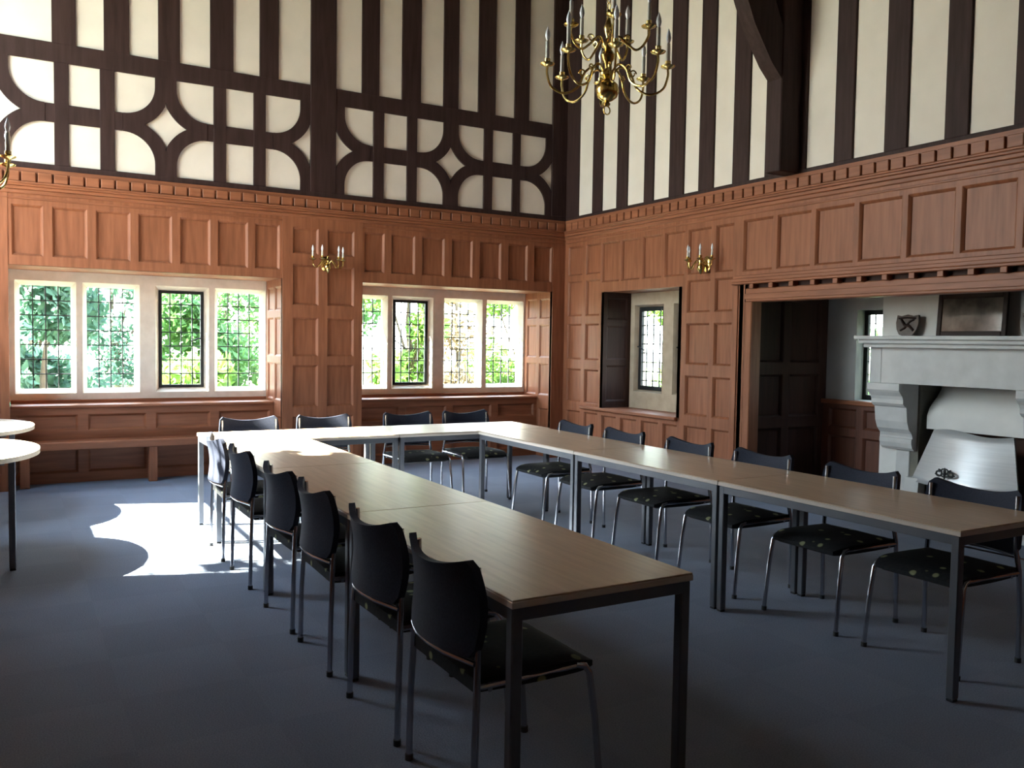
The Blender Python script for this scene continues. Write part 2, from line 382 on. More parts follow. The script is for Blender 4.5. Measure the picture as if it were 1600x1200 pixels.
def recess(root, P, u0, u1, face=.672, sill=.332, cols=(.14, .29, .37, .52), zh=ZH, full=True):
    """panelled window recess: reveals, soffit, sill board and the wall under it"""
    rr = [(.16, .63), (.80, 1.215), (1.285, 1.715), (1.79, zh - .08)] if zh < 2.5 else [(.16, .63), (.80, 1.215), (1.285, 1.715), (1.79, 2.3), (2.4, 3.0), (3.1, 3.7), (3.8, zh - .1)]
    for u, s in ((u0, 1), (u1, -1)):
        Q = lambda a, d, z, u=u, s=s: P(u - s * d, a, z)
        pn = [(a, c, z0, z1) for a, c in ((.05, .30), (.37, .61)) for z0, z1 in rr if z0 > .7] + [(.05, .30, .16, .63)]
        panelling('window_reveal', Q, (-.0, face, 0, zh), pn, parent=root, dep=.016)
    b = MB(); b.quad(P(u0, 0, zh), P(u1, 0, zh), P(u1, face + .02, zh), P(u0, face + .02, zh)); b.build('window_soffit', M['oakh'], root, fix=False)
    b = MB(); pbox(b, P, u0 + .005, u1 - .005, sill - .025, face, ZS - .025, ZS + .005, .008); pbox(b, P, u0 + .005, u1 - .005, face - .03, face - .001, ZS, .815, .004)
    b.build('sill_board', M['oakh'], root)
    n = max(2, round((u1 - u0) / .6)); pw = (u1 - u0) / n
    pn = [(u0 + i * pw + .045, u0 + (i + 1) * pw - .045, z0, z1) for i in range(n) for z0, z1 in ((.52, .685), (.10, .40))]
    panelling('apron_panelling', P, (u0, u1, 0, ZS), pn, parent=root, d0=sill, m=M['oakh'])
recess(w1, back, *W1O); recess(w2, back, *W2O)

# --- left wall with a tall mullioned window
LO = (6.35, 9.17); LH = 5.6; LZ = 1.70
wl = empty('wall_left', kind='structure')
panelling('wood_panelling', left, (YF, YB, 0, 2.90), [(YF + .1 + i * .5, YF + .5 + i * .5, z0, z1) for i in range(18) for z0, z1 in rows if YF + .5 + i * .5 < LO[0] - .05] + [(LO[0] + .05 + i * .46, LO[0] + .43 + i * .46, z0, z1) for i in range(6) for z0, z1 in ((.16, .63), (.732, 1.195), (1.27, 1.6))],
          holes=[(LO[0], LO[1], LZ, 2.9)], parent=wl)
b = MB()
for u in (-2.7, 1.6, 3.4, 5.4): pbox(b, left, u, u + .25, -.01, .02, 2.9, ZC, .004)
b.build('timber_post', M['timber'], wl)
nl = 1; pw = (LO[1] - LO[0]) / nl
LL = [(LO[0] + i * pw + .03, LO[0] + (i + 1) * pw - .03) for i in range(nl)]
w5 = stone_window(5, left, LO[0], LO[1], LZ, LH, LL, [(1.80, 5.53)], .42, .50, cols=14, rowh=.25, sp=.012)
panelling('plaster_panel', left, (YF, YB + .1, 2.88, ZC), holes=[(LO[0], LO[1], 2.88, LH)], parent=wl, m=M['plaster'], d0=.015)
for u, sg in ((LO[0], 1), (LO[1], -1)):
    Q = lambda a, d, z, u=u, sg=sg: left(u - sg * d, a, z)
    panelling('window_reveal', Q, (0, .44, LZ, LH), [(.06, .38, z0, z1) for z0, z1 in ((1.8, 2.5), (2.6, 3.3), (3.4, 4.1), (4.2, 4.9), (5.0, 5.5))], parent=w5, dep=.016)
b = MB(); b.quad(left(LO[0], 0, LH), left(LO[1], 0, LH), left(LO[1], .44, LH), left(LO[0], .44, LH)); b.build('window_soffit', M['oakh'], w5, fix=False)
b = MB(); pbox(b, left, LO[0] + .005, LO[1] - .005, -.02, .43, LZ - .03, LZ + .005, .006); b.build('sill_board', M['oakh'], w5)

# --- right wall
wr = one('wall_right', M['plaster'], lambda b: b.quad((XW + .018, YF, 2.9), (XW + .018, YB + .2, 2.9), (XW + .018, YB + .2, ZC), (XW + .018, YF, ZC)))
tag(wr, kind='structure')
def timr(name, y0, y1, z0, z1, x0=XW - .004):
    return one(name, M['timber'], lambda b: b.box(x0, XW + .03, y0, y1, z0, z1, .006), wr)
timr('sill_beam', YF, YB, 3.02, 3.076)
for a, c in ((9.113, YB), (8.611, 8.81), (8.116, 8.32), (7.642, 7.807), (7.142, 7.378), (6.692, 6.911), (6.206, 6.422), (5.507, 5.997), (5.006, 5.199), (4.49, 4.699), (3.977, 4.169), (3.42, 3.638), (2.9, 3.1), (2.35, 2.55), (1.8, 2.0), (.9, 1.2), (.3, .5), (-.3, -.1)):
    timr('timber_stud', a, c, 3.07, ZC)
W3O = (7.165, 8.52, .70, 2.10); ING = (1.9, 6.20)
pan = [(a, c, z0, z1) for a, c in ((8.615, 8.91), (8.99, 9.30)) for z0, z1 in ((2.33, 2.70), (1.82, 2.265), (1.275, 1.725), (.74, 1.16), (.12, .63))]
pan += [(a, c, 2.215, 2.695) for a, c in ((8.235, 8.585), (7.85, 8.20), (7.465, 7.807), (7.09, 7.42))]
pan += [(a, c, .12, .62) for a, c in ((8.235, 8.53), (7.85, 8.16), (7.465, 7.77), (7.15, 7.39))]
pan += [(a, c, z0, z1) for a, c in ((6.69, 7.04), (6.37, 6.625)) for z0, z1 in ((2.215, 2.69), (1.82, 2.16), (1.275, 1.71), (.74, 1.16), (.12, .63))]
edges = [6.245, 5.815, 5.37, 4.915, 4.458, 4.006, 3.541, 3.08, 2.62, 2.16, 1.7]
pan += [(edges[i + 1] + .048, edges[i] - .0, 2.20, 2.70) for i in range(len(edges) - 1)]
pan += [(-2.9 + i * .5, -2.5 + i * .5, z0, z1) for i in range(9) for z0, z1 in rows]
panelling('wood_panelling', right, (YF, YB, 0, 2.90), pan, holes=[W3O, (ING[0], ING[1], 0, 2.08)], parent=wr)
# inglenook beam and its row of short brackets
b = MB()
pbox(b, right, ING[0], 6.34, -.055, .06, 2.075, 2.10, .006); pbox(b, right, ING[0], 6.34, -.035, .06, 2.10, 2.135, .006); pbox(b, right, ING[0], 6.34, -.02, .03, 2.13, 2.165, .006)
y = 6.107
while y > ING[0]:
    pbox(b, right, y - .052, y, -.045, .03, 2.03, 2.076, .004); y -= .244
tag(b.build('trim_3', M['oakh']), kind='structure')
b = MB(); pbox(b, right, ING[0], ING[1], .0, .16, 1.905, 2.036, .008); pass
pbox(b, right, ING[0], ING[1], -.012, .0, 1.93, 1.985, .004)
tag(b.build('trim_4', M['oakh']), kind='structure')
b = MB(); pbox(b, right, 6.285, 6.34, -.012, .0, 0, 2.07, .004); pbox(b, right, 6.11, 6.20, .0, .14, 0, 1.91, .008); pbox(b, right, 6.20, 6.24, .012, .14, 0, 1.91, .004)
tag(b.build('trim_5', M['oak']), kind='structure')

L3 = [(7.32, 7.70), (7.93, 8.42)]
w3 = stone_window(3, right, 7.165, 8.52, .70, 2.10, L3, [(.93, 1.93)], .41, .49, iron=(0, 1), cols=4, rowh=.11, sp=.025, iw=.05, stone=M['shadestone'])
for u, s in ((7.165, 1), (8.52, -1)):
    Q = lambda a, d, z, u=u, s=s: right(u - s * d, a, z)
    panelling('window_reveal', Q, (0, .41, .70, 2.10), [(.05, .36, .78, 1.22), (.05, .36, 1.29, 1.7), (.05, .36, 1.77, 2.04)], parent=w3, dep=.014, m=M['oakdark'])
b = MB(); b.quad(right(7.165, 0, 2.1), right(8.52, 0, 2.1), right(8.52, .43, 2.1), right(7.165, .43, 2.1)); b.build('window_soffit', M['oakh'], w3, fix=False)
b = MB(); pbox(b, right, 7.14, 8.95, -.045, .0, .668, .705, .008); pbox(b, right, 7.17, 8.515, .0, .41, .68, .705); b.build('sill_board', M['oakh'], w3)

# truss post and arch brace on the right wall
tr = empty('roof_truss', kind='structure')
one('truss_post', M['timber'], lambda b: b.box(5.915, XW, 5.57, 5.745, 3.04, ZC, .01), tr)
pts = [(5.93, 3.74), (5.915, 3.85), (5.80, 3.96), (5.68, 4.12), (5.58, 4.26), (5.48, 4.46), (5.38, 4.70), (5.28, 4.98), (5.0, 5.55), (4.6, 6.1), (4.1, 6.45)]
b = MB()
for i in range(len(pts) - 1):
    p, q = pts[i], pts[i + 1]; b.prism([p, q, (min(q[0] + .36, 5.95), q[1] + .0), (min(p[0] + .36, 5.95), p[1])], 5.58, 5.735, 'y')
b.build('arch_brace', M['timber'], tr)
one('tie_beam', M['timber'], lambda b: b.box(XL, XW, 5.57, 5.745, 6.2, 6.5, .01), tr)

# --- front wall behind the camera
wf = empty('wall_front', kind='structure')
panelling('wood_panelling', lambda u, d, z: (u, YF - d, z), (XL, XW, 0, 2.90), [(XL + .1 + i * .5, XL + .5 + i * .5, z0, z1) for i in range(14) for z0, z1 in rows], parent=wf)
panelling('plaster_panel', lambda u, d, z: (u, YF - d, z), (XL, XW, 2.9, ZC), parent=wf, m=M['plaster'])

# --- inglenook shell
XI = 7.38
wi = empty('wall_inglenook', kind='structure')
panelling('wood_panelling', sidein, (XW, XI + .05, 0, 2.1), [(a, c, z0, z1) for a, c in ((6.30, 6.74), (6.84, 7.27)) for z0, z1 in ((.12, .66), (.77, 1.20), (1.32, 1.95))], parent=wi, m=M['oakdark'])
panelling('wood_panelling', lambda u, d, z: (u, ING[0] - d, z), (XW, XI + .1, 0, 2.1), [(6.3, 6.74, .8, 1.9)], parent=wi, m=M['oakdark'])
one('outer_masonry', M['plasterd'], lambda b: (b.box(XW + .12, XI + .35, 1.7, 6.5, 2.125, 2.3)), wi)
one('outer_masonry', M['plasterd'], lambda b: (b.box(XW + .045, XW + .12, 6.242, 6.5, 0, 2.3)), wi)
one('outer_masonry', M['plasterd'], lambda b: (b.box(XW + .12, XI + .35, 6.275, 6.5, 0, 2.125)), wi)
one('bracket_backing', M['oakdark'], lambda b: (b.box(XW + .03, XW + .12, ING[0], 6.242, 2.0, 2.3)), wi)
W4 = (5.35, 5.86, .95, 1.86)
panelling('plaster_panel', lambda u, d, z: (XI + d, u, z), (ING[0], 6.24, .90, 2.1), holes=[W4], parent=wi, m=M['plasterd'])
panelling('wainscot', lambda u, d, z: (XI + d, u, z), (ING[0], 6.24, 0, .93), [(5.36, 5.72, .1, .58), (5.8, 6.14, .1, .58), (5.36, 5.72, .66, .86), (5.8, 6.14, .66, .86)], parent=wi, d0=-.04, m=M['oakred'])
b = MB(); b.box(XI - .07, XI, 5.2, 6.24, .90, .945, .008); b.build('wainscot_cap', M['oakh'], wi)
b = MB(); b.quad((XW + .1, ING[0], 2.02), (XI + .05, ING[0], 2.02), (XI + .05, 6.25, 2.02), (XW + .1, 6.25, 2.02)); b.build('inglenook_soffit', M['oakdark'], wi)
b = MB(); b.box(7.05, XI, 3.49, 5.315, 1.45, 2.02); b.box(7.07, XI, 5.0, 5.315, 0, 1.45); b.box(7.07, XI, 3.49, 3.81, 0, 1.45); b.build('chimney_breast', M['plasterw'], wi)
w4 = empty('window_4', kind='structure')
XG = XI + .22
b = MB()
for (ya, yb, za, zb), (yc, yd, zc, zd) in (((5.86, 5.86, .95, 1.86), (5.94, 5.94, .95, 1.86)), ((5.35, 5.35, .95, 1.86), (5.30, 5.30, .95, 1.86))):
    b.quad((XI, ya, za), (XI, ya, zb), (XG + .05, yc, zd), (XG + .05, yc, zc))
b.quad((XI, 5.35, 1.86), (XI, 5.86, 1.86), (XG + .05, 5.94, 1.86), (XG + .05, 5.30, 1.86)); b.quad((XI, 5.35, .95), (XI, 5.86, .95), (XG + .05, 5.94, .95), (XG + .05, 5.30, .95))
b.build('window_reveal', M['soot_shade'], w4, fix=False)  # dark colour here is painted shade on the reveal
po = one('glass_pane', M['glass'], lambda b: b.box(XG, XG + .004, 5.30, 5.94, .95, 1.86), w4)
b = MB()
for k in range(1, 5): b.box(XG - .004, XG + .008, 5.30 + .128 * k - .004, 5.30 + .128 * k + .004, .95, 1.86)
for k in range(1, 7): b.box(XG - .004, XG + .008, 5.30, 5.94, .95 + .13 * k - .004, .95 + .13 * k + .004)
b.build('lead_lattice', M['lead'], po)
b = MB()
for a, c, e, g in ((5.30, 5.36, .95, 1.86), (5.875, 5.94, .95, 1.86), (5.36, 5.875, .95, 1.0), (5.36, 5.875, 1.815, 1.86)): b.box(XG - .03, XG + .012, a, c, e, g, .004)
b.build('iron_casement', M['iron'], w4)

# ------------------------------------------------------------------ fireplace
fp = empty('fireplace', (6.85, 4.41, 0), label='pale stone fireplace with stepped corbels and long mantel shelf in the inglenook', cat='fireplace')
def fpart(name, m, fn, smooth=False):
    b = MB(); fn(b); b.v = [(x - 6.85, y - 4.41, z) for x, y, z in b.v]; return b.build(name, m, fp, smooth)
fpart('mantel_shelf', M['firestone'], lambda b: (b.box(6.70, 7.05, 3.45, 5.355, 1.556, 1.59, .006), b.box(6.735, 7.05, 3.475, 5.33, 1.52, 1.558, .008), b.box(6.775, 7.05, 3.50, 5.305, 1.485, 1.522, .006)))
fpart('frieze', M['firestone'], lambda b: (b.box(6.85, 7.05, 5.165, 5.285, 1.165, 1.487, .003), b.box(6.852, 7.05, 3.66, 5.163, 1.165, 1.487, .002), b.box(6.85, 7.05, 3.53, 3.658, 1.165, 1.487, .003)))
cprof = [(7.07, 1.165), (6.785, 1.165), (6.785, 1.105), (6.80, 1.085), (6.835, 1.05), (6.85, 1.02), (6.85, .985), (6.875, .96), (6.90, .95), (6.905, .90), (6.915, .82), (6.945, .75), (6.985, .71), (7.0, .68), (7.0, .665), (6.985, .66), (6.985, .62), (7.0, .58), (7.03, .555), (7.07, .55)]
for y0, y1 in ((4.925, 5.255), (3.565, 3.895)):
    def _corb(b, y0=y0, y1=y1):
        n = len(cprof)
        for i in range(n - 1):
            (xa, za), (xb, zb) = cprof[i], cprof[i + 1]
        b.prism(cprof, y0, y1, 'y')
    fpart('corbel', M['firestone'], _corb)
    fpart('jamb', M['firestone'], lambda b, y0=y0, y1=y1: b.box(7.05, 7.12, y0 + .06, y1 - .13 if y0 > 4 else y1 - .06, 0, .55, .006))
def _smoke(b):
    pr = [(7.34, 1.165), (7.30, 1.12), (7.23, 1.04), (7.17, .99), (7.125, .94), (7.10, .88), (7.10, .765), (7.15, .765), (7.36, .765), (7.36, 1.165)]
    b.prism(pr, 3.81, 4.86, 'y')
fpart('smoke_canopy', M['plasterw'], _smoke, True)
for y0, y1 in ((4.905, 5.0), (3.81, 3.9)): fpart('firebox_cheek', M['soot_shade'], lambda b: b.box(7.06, 7.36, y0, y1, 0, 1.165))
fpart('hearth', M['firestone'], lambda b: b.box(6.62, 7.36, 3.5, 5.3, 0, .04, .006))
fh = empty('fire_hood', (6.9, 4.41, .04), label='flared brushed steel hood with a dark scroll badge standing over the grate', cat='hood')
def hpart(name, m, fn, parent=fh, smooth=False):
    b = MB(); fn(b); b.v = [(x - 6.9, y - 4.41, z - .04) for x, y, z in b.v]; return b.build(name, m, parent, smooth)
def _hood(b):
    # flared sheet, slightly bowed forward, with side legs
    N = 24; rowsz = [.765, .70, .62, .53, .44, .36, .30]
    def P(k, j, off=0):
        t = k / N; z = rowsz[j]; f = (.765 - z) / .465
        yl = 4.77 + f * .125; yr = 4.06 - f * .125
        bow = .13 * math.sin(math.pi * t) * (.45 + .55 * f)
        zz = z + (.018 * math.sin(2 * math.pi * t) if j == 0 else 0)
        return (7.075 - .12 * f - bow + off, yl + (yr - yl) * t, zz)
    for j in range(len(rowsz) - 1):
        for k in range(N):
            b.quad(P(k, j), P(k + 1, j), P(k + 1, j + 1), P(k, j + 1)); b.quad(P(k, j, .015), P(k, j + 1, .015), P(k + 1, j + 1, .015), P(k + 1, j, .015))
    for k in range(N):
        b.quad(P(k, 6), P(k + 1, 6), P(k + 1, 6, .015), P(k, 6, .015)); b.quad(P(k, 0), P(k, 0, .015), P(k + 1, 0, .015), P(k + 1, 0))
    import bmesh
ho = MB(); _hood(ho); ho.v = [(x - 6.9, y - 4.41, z - .04) for x, y, z in ho.v]
me_o = ho.build('hood_sheet', M['steel'], fh, fix=False)
import bmesh as _bm
_b = _bm.new(); _b.from_mesh(me_o.data); _bm.ops.remove_doubles(_b, verts=_b.verts, dist=.0002); _bm.ops.recalc_face_normals(_b, faces=_b.faces); _b.to_mesh(me_o.data); _b.free()
me_o.data.polygons.foreach_set('use_smooth', [True] * len(me_o.data.polygons))
for y0, y1 in ((4.80, 4.935), (3.885, 4.02)):
    hpart('hood_leg', M['firestone'], lambda b, y0=y0, y1=y1: b.prism([(6.905, .04), (7.02, .04), (7.02, .33), (6.93, .33)], y0, y1, 'y'))
def _badge(b):
    x = 6.832; c = (4.49, .425)
    def sp(cy, cz, r, a0, a1, n=14): return [(x - .004, cy + (r * (1 - .5 * k / n)) * math.cos(R(a0 + (a1 - a0) * k / n)), cz + (r * (1 - .5 * k / n)) * math.sin(R(a0 + (a1 - a0) * k / n))) for k in range(n + 1)]
    for s in (-1, 1):
        b.tube(sp(c[0] + s * .055, c[1], .032, 90, 90 + s * 400), .008, 6)
        b.tube(sp(c[0] + s * .015, c[1] + .02, .026, 270, 270 - s * 300), .007, 6)
    b.tube([(x - .004, c[0], c[1] - .045), (x - .006, c[0], c[1]), (x - .004, c[0], c[1] + .05)], [.006, .012, .004], 8)
    b.tube([(x + .002, c[0] - .09, c[1] - .01), (x - .004, c[0], c[1] - .03), (x + .002, c[0] + .09, c[1] - .01)], .006, 6)
    b.lathe([(.0, 0), (.006, .0), (.006, .06), (0, .06)], 0, 0, 0, 6); b.v[-24:] = [(x - .002 + z * .6, c[0] + yy, c[1] + xx) for xx, yy, z in b.v[-24:]]
hpart('scroll_badge', M['iron'], _badge)
gr = empty('fire_grate', (7.0, 4.41, .04), label='black iron basket grate under the steel hood', cat='grate')
def gpart(name, fn):
    b = MB(); fn(b); b.v = [(x - 7.0, y - 4.41, z - .04) for x, y, z in b.v]; return b.build(name, M['iron'], gr)
def _bars(b):
    for k in range(15): yy = 4.07 + k * .0486; b.box(6.985, 7.0, yy - .007, yy + .007, .10, .27)
    b.box(6.98, 7.005, 4.06, 4.76, .26, .28); b.box(6.98, 7.005, 4.06, 4.76, .09, .11)
gpart('front_bars', _bars)
gpart('basket', lambda b: (b.box(7.005, 7.26, 4.06, 4.76, .09, .11), b.box(7.24, 7.26, 4.06, 4.76, .11, .36), b.box(7.005, 7.24, 4.06, 4.075, .11, .27), b.box(7.005, 7.24, 4.745, 4.76, .11, .27)))
for yy in (4.09, 4.73):
    for xx in (7.0, 7.24): gpart('foot', lambda b, xx=xx, yy=yy: b.box(xx - .012, xx + .012, yy - .012, yy + .012, .04, .09))

# mantel ornaments
pf = empty('framed_picture', (6.93, 4.38, 1.59), label='dark framed picture under glass propped in the middle of the mantel shelf', cat='picture')
pf.rotation_euler = (0, R(4), 0)
def _frm(b):
    w, h, t = .305, .36, .042
    for a, c, e, g in ((-w, -w + t, 0, h), (w - t, w, 0, h), (-w + t, w - t, 0, t), (-w + t, w - t, h - t, h)): b.box(-.012, .012, a, c, e, g, .005)
one('frame', M['dframe'], _frm, pf)
one('print', M['print'], lambda b: b.box(-.002, .008, -.265, .265, .04, .32), pf)
def shield():
    pts = [(-.105, .19), (-.06, .182), (0, .195), (.06, .182), (.105, .19), (.112, .12), (.10, .06), (.07, .012), (.03, 0), (-.03, 0), (-.07, .012), (-.10, .06), (-.112, .12)]
    return pts
sh = []
for yy, lab in ((5.0, 'carved brown shield plaque on the mantel between the small window and the picture'), (3.88, 'carved brown shield plaque on the mantel cut off by the edge of the photo')):
    r = empty('shield_plaque', (6.965, yy, 1.59), label=lab, cat='plaque', group='shield plaques on the mantel shelf'); r.rotation_euler = (0, R(7), 0); sh.append(r)
    one('plaque_board', M['plaque'], lambda b: b.prism(shield(), -.012, .012, 'x'), r)
    def _rel(b):
        b.tube([(-.013, -.07, .05), (-.02, -.03, .09), (-.02, .02, .10), (-.013, .06, .15)], .012, 8)
        b.tube([(-.013, .06, .05), (-.018, .02, .07), (-.018, -.03, .13), (-.013, -.07, .15)], .009, 8)
        b.tube([(-.013, -.085, .16), (-.016, 0, .165), (-.013, .085, .16)], .008, 8)
    one('carved_relief', M['dframe'], _rel, r, True)

# ------------------------------------------------------------------ tables
ZT = .73
TL, TW = 1.4285, .69
def make_table():
    t = empty('meeting_table')
    one('tabletop', M['topwood'], lambda b: b.box(-TL / 2 + .002, TL / 2 - .002, -TW / 2 + .002, TW / 2 - .002, ZT - .006, ZT, .002), t)
    one('edging', M['topedge'], lambda b: b.box(-TL / 2 + .001, TL / 2 - .001, -TW / 2, TW / 2, ZT - .026, ZT - .0055, .002), t)
    def _fr(b):
        x, y = TL / 2 - .02, TW / 2 - .018
        for s in (-1, 1):
            b.box(-x, x, s * y - .012, s * y + .012, ZT - .066, ZT - .026, .002); b.box(s * x - .012, s * x + .012, -y, y, ZT - .066, ZT - .026, .002)
    one('under_frame', M['leg'], _fr, t)
    for sx in (-1, 1):
        for sy in (-1, 1):
            x, y = sx * (TL / 2 - .027), sy * (TW / 2 - .024)
            g = one('leg', M['leg'], lambda b: b.box(x - .019, x + .019, y - .019, y + .019, .012, ZT - .026, .004), t)
            one('foot_cap', M['rubber'], lambda b: b.box(x - .017, x + .017, y - .017, y + .017, 0, .012, .003), g)
    return t
T = make_table()
tabs = []
xl, xr, yf = 1.248 + TW / 2, 3.386 + TW / 2, 2.143
for i, w in enumerate(('end table of the left row nearest the camera', 'middle table of the left row', 'left row table butting against the back row')):
    tabs.append(((xl, yf + TL * (i + .5), 0), R(90), 'wood-topped meeting table, ' + w, 'tables of the left row'))
for i, w in enumerate(('end table of the right row, in front of the steel hood', 'middle table of the right row', 'right row table butting against the back row')):
    tabs.append(((xr, yf + TL * (i + .5), 0), R(90), 'wood-topped meeting table, ' + w, 'tables of the right row'))
yb_ = yf + 3 * TL + TW / 2 + .004
for i, w in enumerate(('sunlit left half of the cross row under the windows', 'right half of the cross row under the windows')):
    tabs.append(((1.248 + TL * (i + .5), yb_, 0), 0, 'wood-topped meeting table, ' + w, 'tables of the cross row'))
for i, (loc, rz, lab, g) in enumerate(tabs):
    t = T if i == 0 else copy_tree(T)
    t.location = loc; t.rotation_euler = (0, 0, rz); tag(t, lab, 'table', g)

# round-ended tables at the left
def make_dtable():
    t = empty('round_ended_table')
    prof = [(-.62, .68), (-.62, -.68), (.03, -.68)]
    for k in range(1, 36): a = R(-90 + 180 * k / 36); prof.append((.03 + .45 * math.cos(a), .68 * math.sin(a)))
    prof.append((.03, .68))
    one('tabletop', M['birch'], lambda b: b.prism(prof, ZT - .03, ZT, 'z'), t)
    one('under_frame', M['leg'], lambda b: (b.box(-.55, .27, -.42, -.395, ZT - .06, ZT - .03), b.box(-.55, .27, .395, .42, ZT - .06, ZT - .03), b.box(.25, .275, -.42, .42, ZT - .06, ZT - .03), b.box(-.56, -.535, -.42, .42, ZT - .06, ZT - .03)), t)
    for x in (-.55, .315):
        for y in (-.37, .37):
            g = one('leg', M['leg'], lambda b: b.box(x - .02, x + .02, y - .02, y + .02, .012, ZT - .03, .005), t)
            one('foot_cap', M['rubber'], lambda b: b.box(x - .018, x + .018, y - .018, y + .018, 0, .012, .003), g)
    return t
Dt = make_dtable()
for i, (y, lab) in enumerate(((6.59, 'pale round-ended table at the left edge, the nearer of two with its leg in view'), (8.28, 'pale round-ended table at the left edge, the one behind by the bench'))):
    t = Dt if i == 0 else copy_tree(Dt)
    t.location = (-.327, y, 0); tag(t, lab, 'table', 'round-ended tables')

# ------------------------------------------------------------------ chairs (sitter faces +x in local space; origin between the rear feet)
def make_chair():
    t = empty('stacking_chair')
    W = .245
    # backrest: padded shell bowed in plan, top edge dipping in the middle
    b = MB(); NU, NV = 20, 10
    def sp(i, j, off):
        u = -1 + 2 * i / NU; v = j / NV
        hw = .250 - .012 * (v - .5) ** 2 * 4
        y = hw * u
        bow = -.055 * (1 - u * u) + .012
        z = .515 + v * .29 + (.046 * (abs(u) ** 2) - .024) * v
        if abs(u) > .88: z -= ((abs(u) - .88) / .12) ** 2 * .03 * (v - .5) * 2
        x = bow + .018 * math.sin(math.pi * v) - .012 * v
        return (x + off, y, z)
    for off, fl in ((-.011, 0), (.016, 1)):
        n0 = len(b.v)
        for i in range(NU + 1):
            for j in range(NV + 1): b.v.append(sp(i, j, off))
        for i in range(NU):
            for j in range(NV):
                a = n0 + i * (NV + 1) + j; b.f.append((a, a + 1, a + NV + 2, a + NV + 1))
    K = (NU + 1) * (NV + 1)
    ring = [i * (NV + 1) for i in range(NU + 1)] + [NU * (NV + 1) + j for j in range(1, NV + 1)] + [i * (NV + 1) + NV for i in range(NU - 1, -1, -1)] + [j for j in range(NV - 1, 0, -1)]
    for k in range(len(ring)):
        a, c = ring[k], ring[(k + 1) % len(ring)]; b.f.append((a, c, c + K, a + K))
    b.build('backrest', M['shell'], t, True)
    # seat pad with waterfall front
    b = MB(); NX, NY = 14, 12
    def st(i, j, top):
        u = i / NX; v = -1 + 2 * j / NY
        x = .01 + .455 * u; hw = .225 + .012 * math.sin(math.pi * u)
        if u > .8: hw *= 1 - .10 * ((u - .8) / .2) ** 2
        y = hw * v
        z = .452 + .012 * (1 - v * v) - .026 * max(0, (u - .72) / .28) ** 2 + .012 * (abs(v) ** 3)
        e = max(abs(v), abs(2 * u - 1)) ** 8
        return (x, y, z - .012 * e) if top else (x, y, .452 - .062 + .018 * e)
    n0 = len(b.v)
    for top in (1, 0):
        for i in range(NX + 1):
            for j in range(NY + 1): b.v.append(st(i, j, top))
    K = (NX + 1) * (NY + 1)
    for i in range(NX):
        for j in range(NY):
            a = i * (NY + 1) + j
            b.f.append((a, a + 1, a + NY + 2, a + NY + 1)); b.f.append((K + a, K + a + NY + 1, K + a + NY + 2, K + a + 1))
    ring = [i * (NY + 1) for i in range(NX + 1)] + [NX * (NY + 1) + j for j in range(1, NY + 1)] + [i * (NY + 1) + NY for i in range(NX - 1, -1, -1)] + [j for j in range(NY - 1, 0, -1)]
    for k in range(len(ring)):
        a, c = ring[k], ring[(k + 1) % len(ring)]; b.f.append((a, c, c + K, a + K))
    b.build('seat', M['seat'], t, True)
    # frame
    for s in (-1, 1):
        y = s * W
        rl = one('rear_leg', M['chrome'], lambda b: b.tube([(-.0, y, .012), (.004, y, .25), (.012, s * (W - .006), .44), (.020, s * (W - .020), .53), (.023, s * (W - .022), .64), (.017, s * (W - .022), .792)], .0115, 10), t, True)
        one('foot_glide', M['rubber'], lambda b: b.tube([(0, y, 0), (0, y, .022)], .0145, 10), rl, True)
        fl = one('front_leg', M['chrome'], lambda b: b.tube([(.475, y, .012), (.452, s * (W - .006), .25), (.432, s * (W - .012), .40), (.415, s * (W - .016), .425), (.38, s * (W - .018), .432)], .0115, 10), t, True)
        one('foot_glide', M['rubber'], lambda b: b.tube([(.475, y, 0), (.473, y, .022)], .0145, 10), fl, True)
        one('side_rail', M['chrome'], lambda b: b.tube([(.012, s * (W - .006), .428), (.2, s * (W - .016), .428), (.40, s * (W - .018), .43)], .010, 8), t, True)
    one('cross_bar', M['chrome'], lambda b: b.tube([(.06, -W + .01, .415), (.06, W - .01, .415)], .009, 8), t, True)
    one('back_bar', M['chrome'], lambda b: b.tube([(.006, -W + .012, .50), (-.035, -.10, .505), (-.042, 0, .506), (-.035, .10, .505), (.006, W - .012, .50)], .0085, 8), t, True)
    return t
CH = make_chair()
ordn = ('first', 'second', 'third', 'fourth', 'fifth', 'sixth')
spots = []
for i, y in enumerate((2.525, 3.135, 3.882, 4.505, 5.38, 6.10)):
    spots.append((1.20, y, R((0, 1, -1.5, 1, 0, -2)[i]), f'navy-backed stacking chair at the left table row, {ordn[i]} from its near end', 'chairs along the left row'))
for i, y in enumerate((2.545, 3.205, 3.94, 4.63, 5.38, 6.05)):
    spots.append((4.12, y, R(180 + (0, 0, 1, -1, 1, 0)[i]), f'navy-backed stacking chair at the right table row, {ordn[i]} from its near end', 'chairs along the right row'))
for (x, y, a, lab) in ((1.73, 7.46, -90, 'sunlit back against the wood under the left window, first behind the cross row'), (2.38, 7.46, -90, 'navy back below the left wall light, second chair behind the cross row'),
                       (3.19, 7.48, -90, 'third chair behind the cross row, below the right window'), (3.80, 7.50, -90, 'fourth chair behind the cross row, in shade by its right end')):
    spots.append((x, y, R(a), 'stacking chair, ' + lab, 'chairs behind the cross row'))
for i, (x, y, a, lab, g) in enumerate(spots):
    c = CH if i == 0 else copy_tree(CH)
    c.location = (x, y, 0); c.rotation_euler = (0, 0, a); tag(c, lab, 'chair', g)

